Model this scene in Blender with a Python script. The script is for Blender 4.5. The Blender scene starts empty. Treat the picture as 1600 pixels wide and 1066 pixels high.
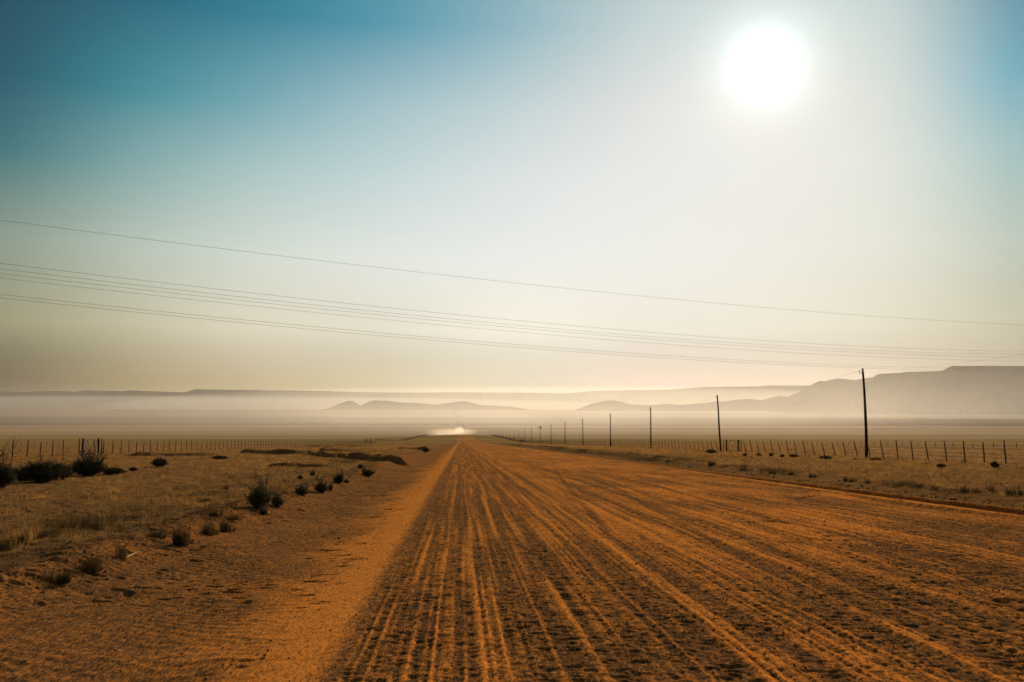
import bpy, math, random
import numpy as np
from mathutils import Vector, Matrix

# ------------------------------------------------------------------ camera
W, H, F = 1600.0, 1066.0, 1556.0          # photograph size and focal length in its pixels
CAM = Vector((0.0, 0.0, 1.6))
PITCH = math.atan((688 - 533) / F)
YAW = math.atan(79 / F)
sc = bpy.context.scene
col = sc.collection
cam_d = bpy.data.cameras.new('camera')
cam_d.sensor_width = 36.0
cam_d.lens = 36.0 * F / W
cam_d.clip_start = 0.1
cam_d.clip_end = 200000
cam = bpy.data.objects.new('camera', cam_d)
cam.location = CAM
cam.rotation_euler = (math.pi / 2 + PITCH, 0, -YAW)
col.objects.link(cam)
sc.camera = cam
ROT = cam.rotation_euler.to_matrix()

def ray(px, py):
    v = Vector(((px - W / 2) / F, -(py - H / 2) / F, -1.0))
    return (ROT @ v).normalized()

def at(px, py, Y):
    d = ray(px, py)
    return CAM + d * (Y / d.y)

SUN = ray(1195, 100)
SUN_EL = math.asin(SUN.z)
SUN_AZ = math.atan2(SUN.x, SUN.y)

# ------------------------------------------------------------------ sky
world = bpy.data.worlds.new('World')
sc.world = world
world.use_nodes = True
nt = world.node_tree
nt.nodes.clear()

class NB:
    """tiny node builder"""
    def __init__(s, tree): s.t = tree
    def n(s, typ, **kw):
        nd = s.t.nodes.new(typ)
        for k, v in kw.items(): setattr(nd, k, v)
        return nd
    def link(s, a, b): s.t.links.new(a, b)
    def put(s, sock, v):
        if isinstance(v, bpy.types.NodeSocket): s.link(v, sock)
        elif v is not None: sock.default_value = v
    def math(s, op, a, b=None, c=None, clamp=False):
        nd = s.n('ShaderNodeMath', operation=op, use_clamp=clamp)
        s.put(nd.inputs[0], a); s.put(nd.inputs[1], b); s.put(nd.inputs[2], c)
        return nd.outputs[0]
    def vmath(s, op, a, b=None):
        nd = s.n('ShaderNodeVectorMath', operation=op)
        s.put(nd.inputs[0], a); s.put(nd.inputs[1], b)
        return nd.outputs['Value'] if op in ('DOT_PRODUCT', 'LENGTH') else nd.outputs[0]
    def ramp(s, fac, pts, interp='LINEAR'):
        nd = s.n('ShaderNodeValToRGB')
        cr = nd.color_ramp; cr.interpolation = interp
        while len(cr.elements) < len(pts): cr.elements.new(0.5)
        for e, (p, c) in zip(cr.elements, pts):
            e.position = p
            e.color = (c, c, c, 1) if isinstance(c, (int, float)) else (*c, 1)
        s.put(nd.inputs[0], fac)
        return nd.outputs[0]
    def mix(s, fac, a, b, typ='MIX'):
        nd = s.n('ShaderNodeMix', data_type='RGBA', blend_type=typ, clamp_result=False)
        s.put(nd.inputs[0], fac)
        for sock, v in ((nd.inputs[6], a), (nd.inputs[7], b)):
            s.put(sock, (*v, 1) if isinstance(v, tuple) and len(v) == 3 else v)
        return nd.outputs[2]
    def noise(s, vec, scale, detail=4, rough=0.55):
        nd = s.n('ShaderNodeTexNoise')
        s.put(nd.inputs['Vector'], vec)
        nd.inputs['Scale'].default_value = scale
        nd.inputs['Detail'].default_value = detail
        nd.inputs['Roughness'].default_value = rough
        return nd.outputs[0]

def lin(r, g, b):
    f = lambda c: (c / 255 / 12.92) if c <= 10 else ((c / 255 + .055) / 1.055) ** 2.4
    return (f(r), f(g), f(b))

B = NB(nt)
tc = B.n('ShaderNodeTexCoord')
dirv = B.vmath('NORMALIZE', tc.outputs['Generated'])
sep = B.n('ShaderNodeSeparateXYZ'); B.link(dirv, sep.inputs[0])
elev = B.math('DIVIDE', B.math('ARCSINE', sep.outputs[2]), math.radians(90), clamp=True)     # 0..1 over 90 degrees
theta = B.math('DIVIDE', B.math('ARCCOSINE', B.math('MINIMUM', B.vmath('DOT_PRODUCT', dirv, tuple(SUN)), 0.999999)), math.radians(90))
E = lambda deg: deg / 90.0
# radiance of the dusty sky, measured by elevation (rows) and azimuth from the road direction (columns)
#SKYTABLE
SKY = [
    (23.15, [(-25.2, 0.000, 0.055, 0.082), (-18.9, 0.000, 0.106, 0.183), (-12.1, 0.000, 0.179, 0.277), (-4.7, 0.033, 0.265, 0.388), (2.9, 0.198, 0.399, 0.485), (10.5, 0.486, 0.568, 0.593), (17.9, 0.527, 0.615, 0.627), (24.8, 0.517, 0.604, 0.601), (30.7, 0.000, 0.176, 0.307)]),
    (18.60, [(-25.0, 0.000, 0.061, 0.112), (-18.8, 0.011, 0.221, 0.277), (-11.9, 0.130, 0.358, 0.422), (-4.6, 0.334, 0.502, 0.559), (2.9, 0.470, 0.589, 0.621), (10.4, 0.671, 0.657, 0.666), (17.7, 0.691, 0.687, 0.668), (24.6, 0.646, 0.651, 0.605), (30.5, 0.002, 0.313, 0.465)]),
    (14.89, [(-24.8, 0.000, 0.121, 0.153), (-18.6, 0.176, 0.359, 0.365), (-11.8, 0.377, 0.534, 0.535), (-4.6, 0.483, 0.625, 0.647), (2.9, 0.653, 0.695, 0.711), (10.4, 0.711, 0.719, 0.718), (17.6, 0.698, 0.677, 0.678), (24.4, 0.694, 0.692, 0.642), (30.3, 0.216, 0.428, 0.465)]),
    (10.41, [(-24.6, 0.204, 0.271, 0.209), (-18.5, 0.433, 0.517, 0.444), (-11.7, 0.608, 0.672, 0.604), (-4.5, 0.712, 0.742, 0.712), (2.9, 0.745, 0.765, 0.754), (10.3, 0.750, 0.745, 0.731), (17.5, 0.718, 0.693, 0.666), (24.3, 0.680, 0.669, 0.604), (30.2, 0.390, 0.479, 0.417)]),
    (6.22, [(-24.5, 0.295, 0.267, 0.150), (-18.3, 0.485, 0.450, 0.306), (-11.6, 0.716, 0.657, 0.517), (-4.5, 0.658, 0.630, 0.525), (2.9, 0.883, 0.827, 0.707), (10.3, 0.694, 0.657, 0.590), (17.4, 0.720, 0.672, 0.584), (24.1, 0.635, 0.589, 0.480), (30.0, 0.451, 0.431, 0.317)]),
    (3.07, [(-24.3, 0.011, 0.003, 0.000), (-18.2, 0.248, 0.178, 0.061), (-11.5, 0.379, 0.298, 0.172), (-4.4, 0.386, 0.322, 0.180), (2.9, 0.397, 0.410, 0.328), (10.2, 0.516, 0.356, 0.333), (17.3, 0.541, 0.413, 0.343), (24.0, 0.477, 0.362, 0.282), (29.8, 0.339, 0.265, 0.186)]),
]
#ENDSKY
azim = B.math('DEGREES', B.math('ARCTAN2', sep.outputs[0], sep.outputs[1]))
azf = B.math('DIVIDE', B.math('ADD', azim, 75.0), 165.0, clamp=True)        # -75..90 degrees
eldeg = B.math('MULTIPLY', elev, 90.0)
def sky_row(cols):
    f, l = cols[0][1:], cols[-1][1:]
    pts = [(0.0, tuple(c * k for c, k in zip(f, (.30, .42, .55)))), (30 / 165, tuple(c * k for c, k in zip(f, (.6, .7, .78))))]
    pts += [((c[0] + 75) / 165, c[1:]) for c in cols]
    pts += [(128 / 165, tuple(c * k for c, k in zip(l, (.45, .55, .62)))), (1.0, tuple(c * k for c, k in zip(l, (.25, .35, .45))))]
    return B.ramp(azf, pts, 'B_SPLINE')
rowcol = [(e, sky_row(c)) for e, c in SKY]
rowcol = [(90.0, B.ramp(azf, [(0, (.006, .045, .10))])), (45.0, B.ramp(azf, [(0, (.006, .06, .11)), (.5, (.03, .13, .19)), (1, (.006, .06, .11))]))] + rowcol
cur = rowcol[-1][1]
for (e1, c1), (e0, c0) in zip(rowcol[-2::-1], rowcol[:0:-1]):
    mr = B.n('ShaderNodeMapRange'); mr.clamp = True
    B.put(mr.inputs[0], eldeg); mr.inputs[1].default_value = e0; mr.inputs[2].default_value = e1
    cur = B.mix(mr.outputs[0], cur, c1)
core = B.ramp(theta, [(0, (1, 1, 1)), (E(1.2), (.4, .4, .4)), (E(2.0), (.19, .19, .185)), (E(2.6), (.112, .106, .10)), (E(3.3), (.075, .065, .057)), (E(4.2), (.040, .031, .026)), (E(5.6), (.020, .014, .011)), (E(8), (.006, .003, .002)), (E(11), (0, 0, 0)), (1, (0, 0, 0))], 'LINEAR')
core2 = B.mix(1.0, core, (1.6, 1.6, 1.6), 'MULTIPLY')
sky = B.n('ShaderNodeTexSky', sky_type='NISHITA')
sky.sun_disc = False
sky.sun_elevation = SUN_EL
sky.sun_rotation = SUN_AZ
sky.dust_density = 3.0
sky.air_density = 1.2
nish = B.mix(1.0, sky.outputs[0], (0.0008, 0.0016, 0.0020), 'MULTIPLY')
tot = B.mix(1.0, B.mix(1.0, cur, core2, 'ADD'), nish, 'ADD')
bg = B.n('ShaderNodeBackground')
B.link(tot, bg.inputs[0]); bg.inputs[1].default_value = 1.0
wo = B.n('ShaderNodeOutputWorld'); B.link(bg.outputs[0], wo.inputs[0])

# ------------------------------------------------------------------ sun, view
sl = bpy.data.lights.new('sun', 'SUN')
sl.energy = 5.0
sl.angle = math.radians(0.6)
sl.color = (1.0, 0.86, 0.68)
so = bpy.data.objects.new('sun', sl)
so.rotation_euler = (-SUN).to_track_quat('-Z', 'Y').to_euler()
so.location = (0, 0, 50)
col.objects.link(so)
sc.view_settings.view_transform = 'Standard'
sc.view_settings.look = 'None'
sc.view_settings.exposure = 0.0
sc.view_settings.gamma = 1.0
sc.render.engine = 'CYCLES'
sc.cycles.volume_bounces = 1
sc.cycles.max_bounces = 5
sc.cycles.diffuse_bounces = 2
sc.cycles.transparent_max_bounces = 16
sc.cycles.sample_clamp_indirect = 4.0

# ------------------------------------------------------------------ noise
def _h(ix, iy, seed):
    n = (ix.astype(np.int64) * 374761393 + iy.astype(np.int64) * 668265263 + seed * 1442695041) & 0xffffffff
    n = ((n ^ (n >> 13)) * 1274126177) & 0xffffffff
    n = (n ^ (n >> 16)) & 0xffffffff
    return n.astype(np.float32) / 4294967295.0

def vnoise(x, y, seed=0):
    x0 = np.floor(x); y0 = np.floor(y)
    fx = (x - x0).astype(np.float32); fy = (y - y0).astype(np.float32)
    fx = fx * fx * (3 - 2 * fx); fy = fy * fy * (3 - 2 * fy)
    ix = x0.astype(np.int64); iy = y0.astype(np.int64)
    a = _h(ix, iy, seed); b = _h(ix + 1, iy, seed); c = _h(ix, iy + 1, seed); d = _h(ix + 1, iy + 1, seed)
    return ((a * (1 - fx) + b * fx) * (1 - fy) + (c * (1 - fx) + d * fx) * fy) * 2 - 1

def fbm(x, y, seed=0, octv=4, gain=.5):
    s = 0; a = 1.0; t = 0
    for k in range(octv):
        s = s + a * vnoise(x * 2 ** k + 17.3 * k, y * 2 ** k - 9.1 * k, seed + k); t += a; a *= gain
    return s / t

def sstep(a, b, x):
    t = np.clip((x - a) / (b - a), 0, 1)
    return t * t * (3 - 2 * t)

def gau(x, c, w):
    return np.exp(-((x - c) / w) ** 2)

# ------------------------------------------------------------------ terrain height
ZY = np.array([-4e4, 600, 900, 1100, 1550, 2000, 2400, 3000, 3800, 5000, 6200, 6900, 8000, 6e4])
ZZ = np.array([0, 0, 2.4, 2.2, -5, 6.0, 21.6, 48, 84.6, 137, 189, 200, 205, 205.])
BANKS = [((-16., 104.), (-7., 75.), .42), ((-7.0, 75.), (-2.9, 62.5), .5), ((-14.5, 106.), (-19.5, 150.), .65), ((-30, 212.), (-20, 232.), .6),
         ((-42, 440.), (-16, 560.), 1.1), ((-25, 118.), (-17.5, 106.), .5), ((-31, 97), (-24, 99.), .38), ((-11, 58), (-7.5, 55), .22), ((-9.5, 150.), (-5, 138.), .5), ((-2.8, 128), (-1.0, 112), .3), ((-24, 300.), (-14, 330.), .6)]

def hbase(x, y):
    x = np.asarray(x, dtype=np.float64); y = np.asarray(y, dtype=np.float64)
    z = np.interp(y, ZY, ZZ)
    z = z + 7.5 * gau(x, 0, 75) * gau(y, 1350, 420)                       # swell the road climbs
    z = z + 3.0 * sstep(700, 1500, y) * gau(y, 1500, 900) * fbm(x / 400, y / 900, 3, 2)
    far = sstep(1500, 2600, y) * sstep(9000, 6500, y)
    z = z + far * 1.5 * fbm(x / 2500, y / 700, 5, 2)
    near = 1 - sstep(300, 900, y)
    # left shoulder: trough then the bank up to the field
    z = z - .10 * gau(x, -2.6, 1.2) * near
    z = z + .10 * sstep(-3.9, -4.9, x) * near
    z = z + (.09 + .06 * vnoise(y / 1.7, y * 0, 23)) * gau(x, -4.9, .40) * near
    # right: field stands a little above the scraped verge
    up = (.08 + .34 * sstep(45, 95, y)) * (1 - sstep(500, 800, y))
    edge = 14.6 + .5 * vnoise(y / 9, y * 0, 21)
    z = z + up * sstep(edge - .25, edge + .35, x) * np.exp(-np.maximum(x - 16, 0) / 14)
    z = z - .05 * gau(x, 13.4, .8) * near
    z = z + near * .05 * fbm(x / 6, y / 9, 8, 3) * (1 - sstep(-5.5, -4.5, x) * sstep(13.5, 12.5, x))
    return z

def banks(x, y):
    """little cut banks of the side drains: steep towards the road end, long slope behind"""
    z = np.zeros_like(x)
    keep = sstep(-2.9, -4.3, x)
    for (a, b, h) in BANKS:
        ax, ay = a; bx, by = b
        L = math.hypot(bx - ax, by - ay); tx, ty = (bx - ax) / L, (by - ay) / L
        nx, ny = -ty, tx
        if ny < 0: nx, ny = -nx, -ny
        u = (x - ax) * tx + (y - ay) * ty
        v = (x - ax) * nx + (y - ay) * ny
        v = v + .5 * vnoise(x / 2.1, y / 2.1, 31) + .35 * vnoise(x / .6, y / .8, 32)
        m = sstep(-1.5, .8, u) * sstep(L + 1.2, L - .8, u)
        p = sstep(-.25, .25, v) * np.exp(-np.maximum(v, 0) / (7 if h < .9 else 20))
        z = np.maximum(z, h * m * p * (1 + .3 * vnoise(u / 3, v * 0, 33)))
    return z * keep

# tyre tracks: (centre x, width, strength) >0 loose smooth ridge, <0 rough dark track
TRK = [(-0.62, 0.1, -0.5), (-0.5, 0.03, 1.08), (-0.4, 0.02, 0.8), (-0.28, 0.035, 1.01), (-0.2, 0.015, 0.7), (-0.1, 0.06, -0.7), (-0.02, 0.022, -1), (0.04, 0.014, 0.9), (0.15, 0.045, 0.86), (0.25, 0.012, 0.7), (0.34, 0.03, 0.94), (0.41, 0.012, 0.6), (0.47, 0.05, -0.6), (0.6, 0.032, 1.08),
       (0.7, 0.012, 0.7), (0.8, 0.07, -0.6), (0.97, 0.04, 0.86), (1.05, 0.015, 0.8), (1.17, 0.1, -0.6), (1.4, 0.035, 1.08), (1.52, 0.014, 0.8), (1.72, 0.04, 0.9), (1.95, 0.1, -0.6), (2.2, 0.09, 0.8), (2.4, 0.02, 0.7), (2.56, 0.12, -0.8), (2.95, 0.14, 0.5), (3.35, 0.22, 0.5),
       (3.8, 0.1, -0.5), (4.2, 0.12, 0.5), (4.7, 0.18, -0.8), (5.15, 0.2, 0.4), (5.6, 0.09, -0.5), (6.1, 0.3, 0.5), (6.7, 0.2, -0.6), (7.3, 0.3, 0.3), (8.1, 0.25, -0.6), (8.8, 0.3, 0.3), (9.4, 0.2, -0.4), (10.1, 0.4, 0.2)]

def surface(x, y):
    """fine relief and looseness of the near ground"""
    r = np.hypot(x, y)
    fine = 1 - sstep(70, 220, r)
    inroad = sstep(-1.02, -.70, x + .07 * vnoise(y * 1.1, y * 0, 41) + .05 * vnoise(y * 9, x * 3, 42)) * sstep(11.4, 11.1, x + .1 * vnoise(y / 3, y * 0, 43))
    wob = .022 * vnoise(y / 12, y * 0, 44) + .005 * vnoise(y / 2.2, y * 0 + 3, 45)
    wob = wob + .18 * vnoise(y / 25, x / 2.5, 46) * sstep(1.0, 5, x)
    xx = x + wob
    t = -.12 - .26 * sstep(2.6, 1.6, x) - .30 * sstep(2.2, 4.5, x) * sstep(34, 12, y)
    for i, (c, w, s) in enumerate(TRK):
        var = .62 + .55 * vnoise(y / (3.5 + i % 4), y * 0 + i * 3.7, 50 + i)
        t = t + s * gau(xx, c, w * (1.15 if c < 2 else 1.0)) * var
    # a few vehicles that wandered across the others
    for k, (c0, c1, c2) in enumerate(((2.1, .060, .0002), (6.9, -.055, .0002), (4.4, .040, -.0002), (9.6, -.050, .0001))):
        for off in (0, 1.55):
            xc = c0 + off + c1 * (y - 10) + c2 * (y - 10) ** 2
            t = t + (-.85 * gau(x, xc, .10) + .75 * gau(x, xc + .15, .035) + .5 * gau(x, xc - .14, .03)) * sstep(75, 45, y) * (.75 + .5 * vnoise(y / 4, y * 0 + k * 5 + off, 340))
    # lengthwise streaks and broad patches
    t = t + .60 * vnoise(xx / .10, y / 7.5, 70) * (1 - .35 * sstep(2, 5, x)) + .95 * vnoise(xx / .034, y / 4.5, 71) + .35 * vnoise(x / .12, y / .22, 73)
    patch = fbm(x / 1.6 + y * .04, y / 3.6, 72, 3)
    t = t + patch * (.35 + .95 * sstep(1.2, 6, x))
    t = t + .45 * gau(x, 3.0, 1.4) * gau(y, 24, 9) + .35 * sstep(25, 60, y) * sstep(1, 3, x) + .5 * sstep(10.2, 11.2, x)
    t = t - .7 * gau(x, 1.05, .35) * gau(y, 7.6, .8) - .5 * gau(x - (y - 16) * .12, 8.4, .9) * gau(y, 17, 6) - .4 * gau(x, 3.6, 1.2) * gau(y, 9, 2)
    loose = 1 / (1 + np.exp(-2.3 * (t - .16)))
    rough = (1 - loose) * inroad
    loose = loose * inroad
    # tread marks: short ridges lying across the direction of travel
    tr = vnoise(x * 9, y * 17 + x * 1.5, 80) + .6 * vnoise(x * 19, y * 30, 81)
    lug = np.sin(y * 62 + 1.3 * vnoise(x * 5, y * 3, 82) + 2 * np.floor(x * 6)) * .5
    big = vnoise(x * 3.0, y * 8.0, 83)
    z = inroad * fine * ((.003 + .011 * rough) * tr + .006 * rough * lug + .010 * rough * big * sstep(1.5, 5, x) - .018 * rough + .008 * loose)
    z = z + inroad * (.02 * fbm(x / 1.1, y / 2.5, 84, 2) + .03 * patch * sstep(3, 8, x)) * fine
    # deeper tussled hollows at right
    hol = fbm(x / .9, y / .55, 85, 3)
    z = z - .045 * sstep(.18, .5, hol) * sstep(3.5, 6.5, x) * sstep(11, 10, x) * fine * sstep(-.2, .5, vnoise(x / 2.5, y / 6, 86))
    # left shoulder: wind ripples, prints, crumbs
    sh = sstep(-.80, -1.1, x) * sstep(-5.6, -4.4, x)
    ph = (y * 1.0 + .55 * x + .35 * fbm(x / 1.3, y / 1.3, 90, 2)) * 2 * math.pi / .21
    rip = np.sin(ph) * sstep(-1.1, -2.2, x) * sstep(-.3, .3, vnoise(x / 1.2 + 4, y / 2.5, 91) + .15)
    prints = sstep(.34, .62, fbm(x / .20, y / .13, 92, 2)) * sstep(-.25, .35, vnoise(x / 1.4, y / 1.9, 93) + .1) * sstep(-1.2, -1.6, x)
    z = z + sh * fine * (.0042 * rip - .040 * prints + .065 * fbm(x / 1.1, y / 1.0, 94, 4) * sstep(-1.1, -2.2, x) + .004 * tr * sstep(-1.6, -2.5, x))
    ll = sh * (1 - .55 * sstep(-.25, .4, fbm(x / .8, y / 1.3, 95, 3)) * sstep(-1.3, -2, x)) * (1 - .80 * sstep(-1.15, -2.8, x + .35 * vnoise(x / .7, y / 1.7, 321))) * (1 - .7 * prints)  # coarser earth leftwards, with the lens's corner darkening put into its colour
    loose = np.maximum(loose, ll)
    # the graded windrow on the right edge with its wheel groove
    wr = 12.05 + .10 * vnoise(y / 14, y * 0, 96)
    nearr = 1 - sstep(250, 420, y)
    z = z + nearr * (.12 * gau(x, wr + .17, .075) + .09 * sstep(wr - 1.05, wr - .80, x) * sstep(wr - .02, wr - .80, x) + .055 * gau(x, wr + .36, .06) - .035 * gau(x, wr + .03, .07)) * (1 + .12 * vnoise(y * 2, x * 2, 97))
    sw = np.maximum(sstep(wr - 1.0, wr - .75, x) * sstep(wr - .02, wr - .08, x), sstep(wr + .20, wr + .26, x) * sstep(wr + .45, wr + .38, x))
    loose = np.maximum(np.where((x > wr - .05) & (x < wr + .22), .35, loose), sw)  # ridge's shaded face painted darker, its lit crest paler, through looseness
    # verge and fields
    field = np.maximum(sstep(-4.6, -5.3, x + .3 * vnoise(y / 1.5, y * 0, 98)), sstep(12.6, 13.0, x))
    cl = fbm(x / .16, y / .16, 99, 3)
    z = z + field * fine * (.030 * cl + .045 * fbm(x / .7, y / .7, 100, 2)) * (1 - .3 * sstep(30, 60, r))
    z = z + fine * gau(x, -4.9, .55) * .045 * np.maximum(vnoise(x * 5, y * 5, 101), -.2)
    return z, loose, field

# ------------------------------------------------------------------ materials
def new_mat(name):
    m = bpy.data.materials.new(name); m.use_nodes = True
    m.node_tree.nodes.clear()
    return m, NB(m.node_tree)

def out(B, shader, vol=False):
    o = B.n('ShaderNodeOutputMaterial')
    B.link(shader, o.inputs[1 if vol else 0])

def simple_mat(name, c1, c2, scale, rough=.9, translucent=0.0, spec=0.0, bump=0.0):
    m, B = new_mat(name)
    t = B.n('ShaderNodeTexCoord')
    n = B.noise(t.outputs['Object'], scale, 4)
    c = B.mix(B.ramp(n, [(.3, 0.0), (.7, 1.0)]), c1, c2)
    p = B.n('ShaderNodeBsdfPrincipled')
    B.link(c, p.inputs['Base Color']); p.inputs['Roughness'].default_value = rough
    p.inputs['Specular IOR Level'].default_value = spec
    if bump:
        b = B.n('ShaderNodeBump'); b.inputs['Distance'].default_value = bump
        B.link(n, b.inputs['Height']); B.link(b.outputs[0], p.inputs['Normal'])
    s = p.outputs[0]
    if translucent:
        tr = B.n('ShaderNodeBsdfTranslucent'); B.link(c, tr.inputs[0])
        mx = B.n('ShaderNodeMixShader'); mx.inputs[0].default_value = translucent
        B.link(s, mx.inputs[1]); B.link(tr.outputs[0], mx.inputs[2]); s = mx.outputs[0]
    out(B, s)
    return m

def ground_mat():
    m, B = new_mat('desert_ground')
    geo = B.n('ShaderNodeNewGeometry'); P = geo.outputs['Position']
    a1 = B.n('ShaderNodeAttribute', attribute_name='loose').outputs['Fac']
    a2 = B.n('ShaderNodeAttribute', attribute_name='field').outputs['Fac']
    sp = B.n('ShaderNodeSeparateXYZ'); B.link(P, sp.inputs[0])
    # grain
    def stretched(kx, ky, det, ro):
        mp = B.n('ShaderNodeMapping'); B.link(P, mp.inputs[0]); mp.inputs['Scale'].default_value = (kx, ky, kx)
        return B.noise(mp.outputs[0], 1.0, det, ro)
    g1 = B.math('ADD', B.math('MULTIPLY', stretched(34, 9, 4, .75), .6), B.math('MULTIPLY', stretched(95, 22, 2, .6), .4))
    g1 = B.math('ADD', B.math('MULTIPLY', B.math('SUBTRACT', g1, .5), 1.9), .5, clamp=True)
    g2 = stretched(6, 2.6, 6, .72)
    g3 = B.noise(P, 1.3, 4, .6)
    gg = B.math('ADD', B.math('SUBTRACT', g2, .5), B.math('MULTIPLY', B.math('SUBTRACT', g1, .5), 1.1))
    fac = B.math('ADD', a1, B.math('MULTIPLY', gg, 1.25), clamp=True)
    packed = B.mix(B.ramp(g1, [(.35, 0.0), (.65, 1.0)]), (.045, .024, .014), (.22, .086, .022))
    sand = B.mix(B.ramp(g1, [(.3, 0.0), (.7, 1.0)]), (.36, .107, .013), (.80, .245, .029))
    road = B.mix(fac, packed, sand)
    # field soil: brown grit with paler straw litter
    soil = B.mix(B.ramp(B.math('ADD', B.math('MULTIPLY', g1, .5), B.math('MULTIPLY', g2, .5)), [(.36, 0.0), (.64, 1.0)]), (.038, .018, .009), (.24, .098, .024))
    soil = B.mix(B.ramp(g3, [(.4, 0.0), (.68, .55)]), soil, (.30, .14, .035))
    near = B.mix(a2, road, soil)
    # far plain: belts of dry grass, gravel and bare pan lying across the valley
    cx = B.n('ShaderNodeCombineXYZ')
    B.put(cx.inputs[0], B.math('MULTIPLY', sp.outputs[0], .00022)); B.put(cx.inputs[1], B.math('MULTIPLY', sp.outputs[1], .0062))
    n1 = B.noise(cx.outputs[0], 1.0, 6, .62)
    belt = B.ramp(B.math('DIVIDE', sp.outputs[1], 6500), [(0, (.24, .125, .032)), (.09, (.23, .125, .030)), (.20, (.23, .13, .032)), (.29, (.24, .14, .036)), (.325, (.24, .14, .045)), (.36, (.36, .22, .11)),
                   (.39, (.30, .18, .09)), (.43, (.34, .21, .11)), (.46, (.13, .078, .045)), (.50, (.16, .10, .06)), (.57, (.10, .062, .04)), (.63, (.19, .12, .07)), (.76, (.14, .09, .055)), (.82, (.21, .135, .085)), (1, (.20, .13, .085))])
    farc = B.mix(B.ramp(n1, [(.36, 0.0), (.64, 1.0)]), B.mix(1.0, belt, (.78, .77, .76), 'MULTIPLY'), B.mix(1.0, belt, (1.22, 1.2, 1.18), 'MULTIPLY'))
    dist = B.math('DIVIDE', B.vmath('LENGTH', P), 1000)
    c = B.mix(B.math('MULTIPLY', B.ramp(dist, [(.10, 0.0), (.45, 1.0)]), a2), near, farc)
    c = B.mix(B.ramp(dist, [(.5, 0.0), (1.0, .8)]), c, farc)  # road loses its orange with distance, haze painted into its colour
    p = B.n('ShaderNodeBsdfPrincipled')
    B.link(c, p.inputs['Base Color'])
    p.inputs['Roughness'].default_value = .95
    p.inputs['Specular IOR Level'].default_value = 0.0
    p.inputs['Diffuse Roughness'].default_value = .3
    p.inputs['Sheen Weight'].default_value = .05
    p.inputs['Sheen Roughness'].default_value = .5
    p.inputs['Sheen Tint'].default_value = (1, .62, .28, 1)
    fade = B.ramp(dist, [(0, 1.0), (.05, .6), (.2, 0.0)])
    h = B.math('ADD', B.math('MULTIPLY', g1, .5), B.math('MULTIPLY', B.noise(P, 150, 2, .6), .25))
    h = B.math('ADD', h, B.math('MULTIPLY', g2, 1.0))
    bp = B.n('ShaderNodeBump'); bp.inputs['Distance'].default_value = .016
    B.link(B.math('MULTIPLY', fade, B.math('SUBTRACT', 1.05, B.math('MULTIPLY', a1, .62))), bp.inputs['Strength'])
    B.link(h, bp.inputs['Height']); B.link(bp.outputs[0], p.inputs['Normal'])
    # dust lying on the dirt scatters the low sun forwards
    gl = B.n('ShaderNodeBsdfGlossy'); gl.inputs['Roughness'].default_value = .78
    B.link(B.mix(1.0, c, (1.6, 1.6, 1.6), 'MULTIPLY'), gl.inputs['Color'])
    ms = B.n('ShaderNodeMixShader'); ms.inputs[0].default_value = .05
    B.link(p.outputs[0], ms.inputs[1]); B.link(gl.outputs[0], ms.inputs[2])
    out(B, ms.outputs[0])
    return m

M_ground = ground_mat()
M_hill = simple_mat('hill_rock', (.035, .022, .014), (.075, .048, .03), .004)
M_wood = simple_mat('creosoted_wood', (.018, .013, .011), (.05, .035, .027), 6, .85)
M_post = simple_mat('weathered_post', (.035, .024, .018), (.09, .06, .04), 9, .85)
M_wire = simple_mat('dull_wire', (.08, .07, .06), (.15, .13, .11), 3, .6, spec=.3)
M_cable = simple_mat('power_cable', (.22, .21, .20), (.30, .29, .27), 3, .5, spec=.4)
M_galv = simple_mat('galvanised_pipe', (.40, .38, .34), (.55, .52, .46), 8, .5, spec=.5)
M_ins = simple_mat('brown_porcelain', (.05, .025, .018), (.10, .05, .03), 20, .3, spec=.5)
M_leaf = simple_mat('dusty_leaf', (.026, .026, .014), (.075, .064, .030), 8, .9, .2)
M_leaf2 = simple_mat('grey_green_leaf', (.045, .046, .022), (.125, .105, .042), 8, .9, .3)
M_twig = simple_mat('dark_twig', (.03, .022, .018), (.075, .05, .035), 12, .9)
M_redtwig = simple_mat('russet_twig', (.06, .03, .022), (.13, .065, .04), 12, .9)
M_grass = simple_mat('straw_grass', (.08, .034, .010), (.62, .30, .070), 1.6, .9, .5)
M_tuss = simple_mat('tussock_blade', (.016, .014, .008), (.16, .095, .032), 2, .9, .25)
M_peb = simple_mat('pebble', (.10, .06, .035), (.32, .19, .10), 3, .8)

# ------------------------------------------------------------------ object helpers
def tag(o, label=None, cat=None, group=None, kind=None):
    if label: o['label'] = label
    if cat: o['category'] = cat
    if group: o['group'] = group
    if kind: o['kind'] = kind
    return o

def mesh_obj(name, V, Fc, mat, parent=None, smooth=False, sizes=None):
    """V (n,3); Fc flat or (m,k) index array"""
    V = np.asarray(V, dtype=np.float32)
    Fc = np.asarray(Fc, dtype=np.int32)
    k = Fc.shape[1]; m = Fc.shape[0]
    me = bpy.data.meshes.new(name)
    me.vertices.add(len(V)); me.vertices.foreach_set('co', V.ravel())
    me.loops.add(m * k); me.loops.foreach_set('vertex_index', Fc.ravel())
    me.polygons.add(m)
    me.polygons.foreach_set('loop_start', np.arange(0, m * k, k, dtype=np.int32))
    try: me.polygons.foreach_set('loop_total', np.full(m, k, dtype=np.int32))
    except Exception: pass
    me.polygons.foreach_set('use_smooth', np.full(m, smooth, dtype=bool))
    me.materials.append(mat)
    me.update(calc_edges=True); me.validate()
    o = bpy.data.objects.new(name, me); col.objects.link(o)
    if parent: o.parent = parent
    return o

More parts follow.
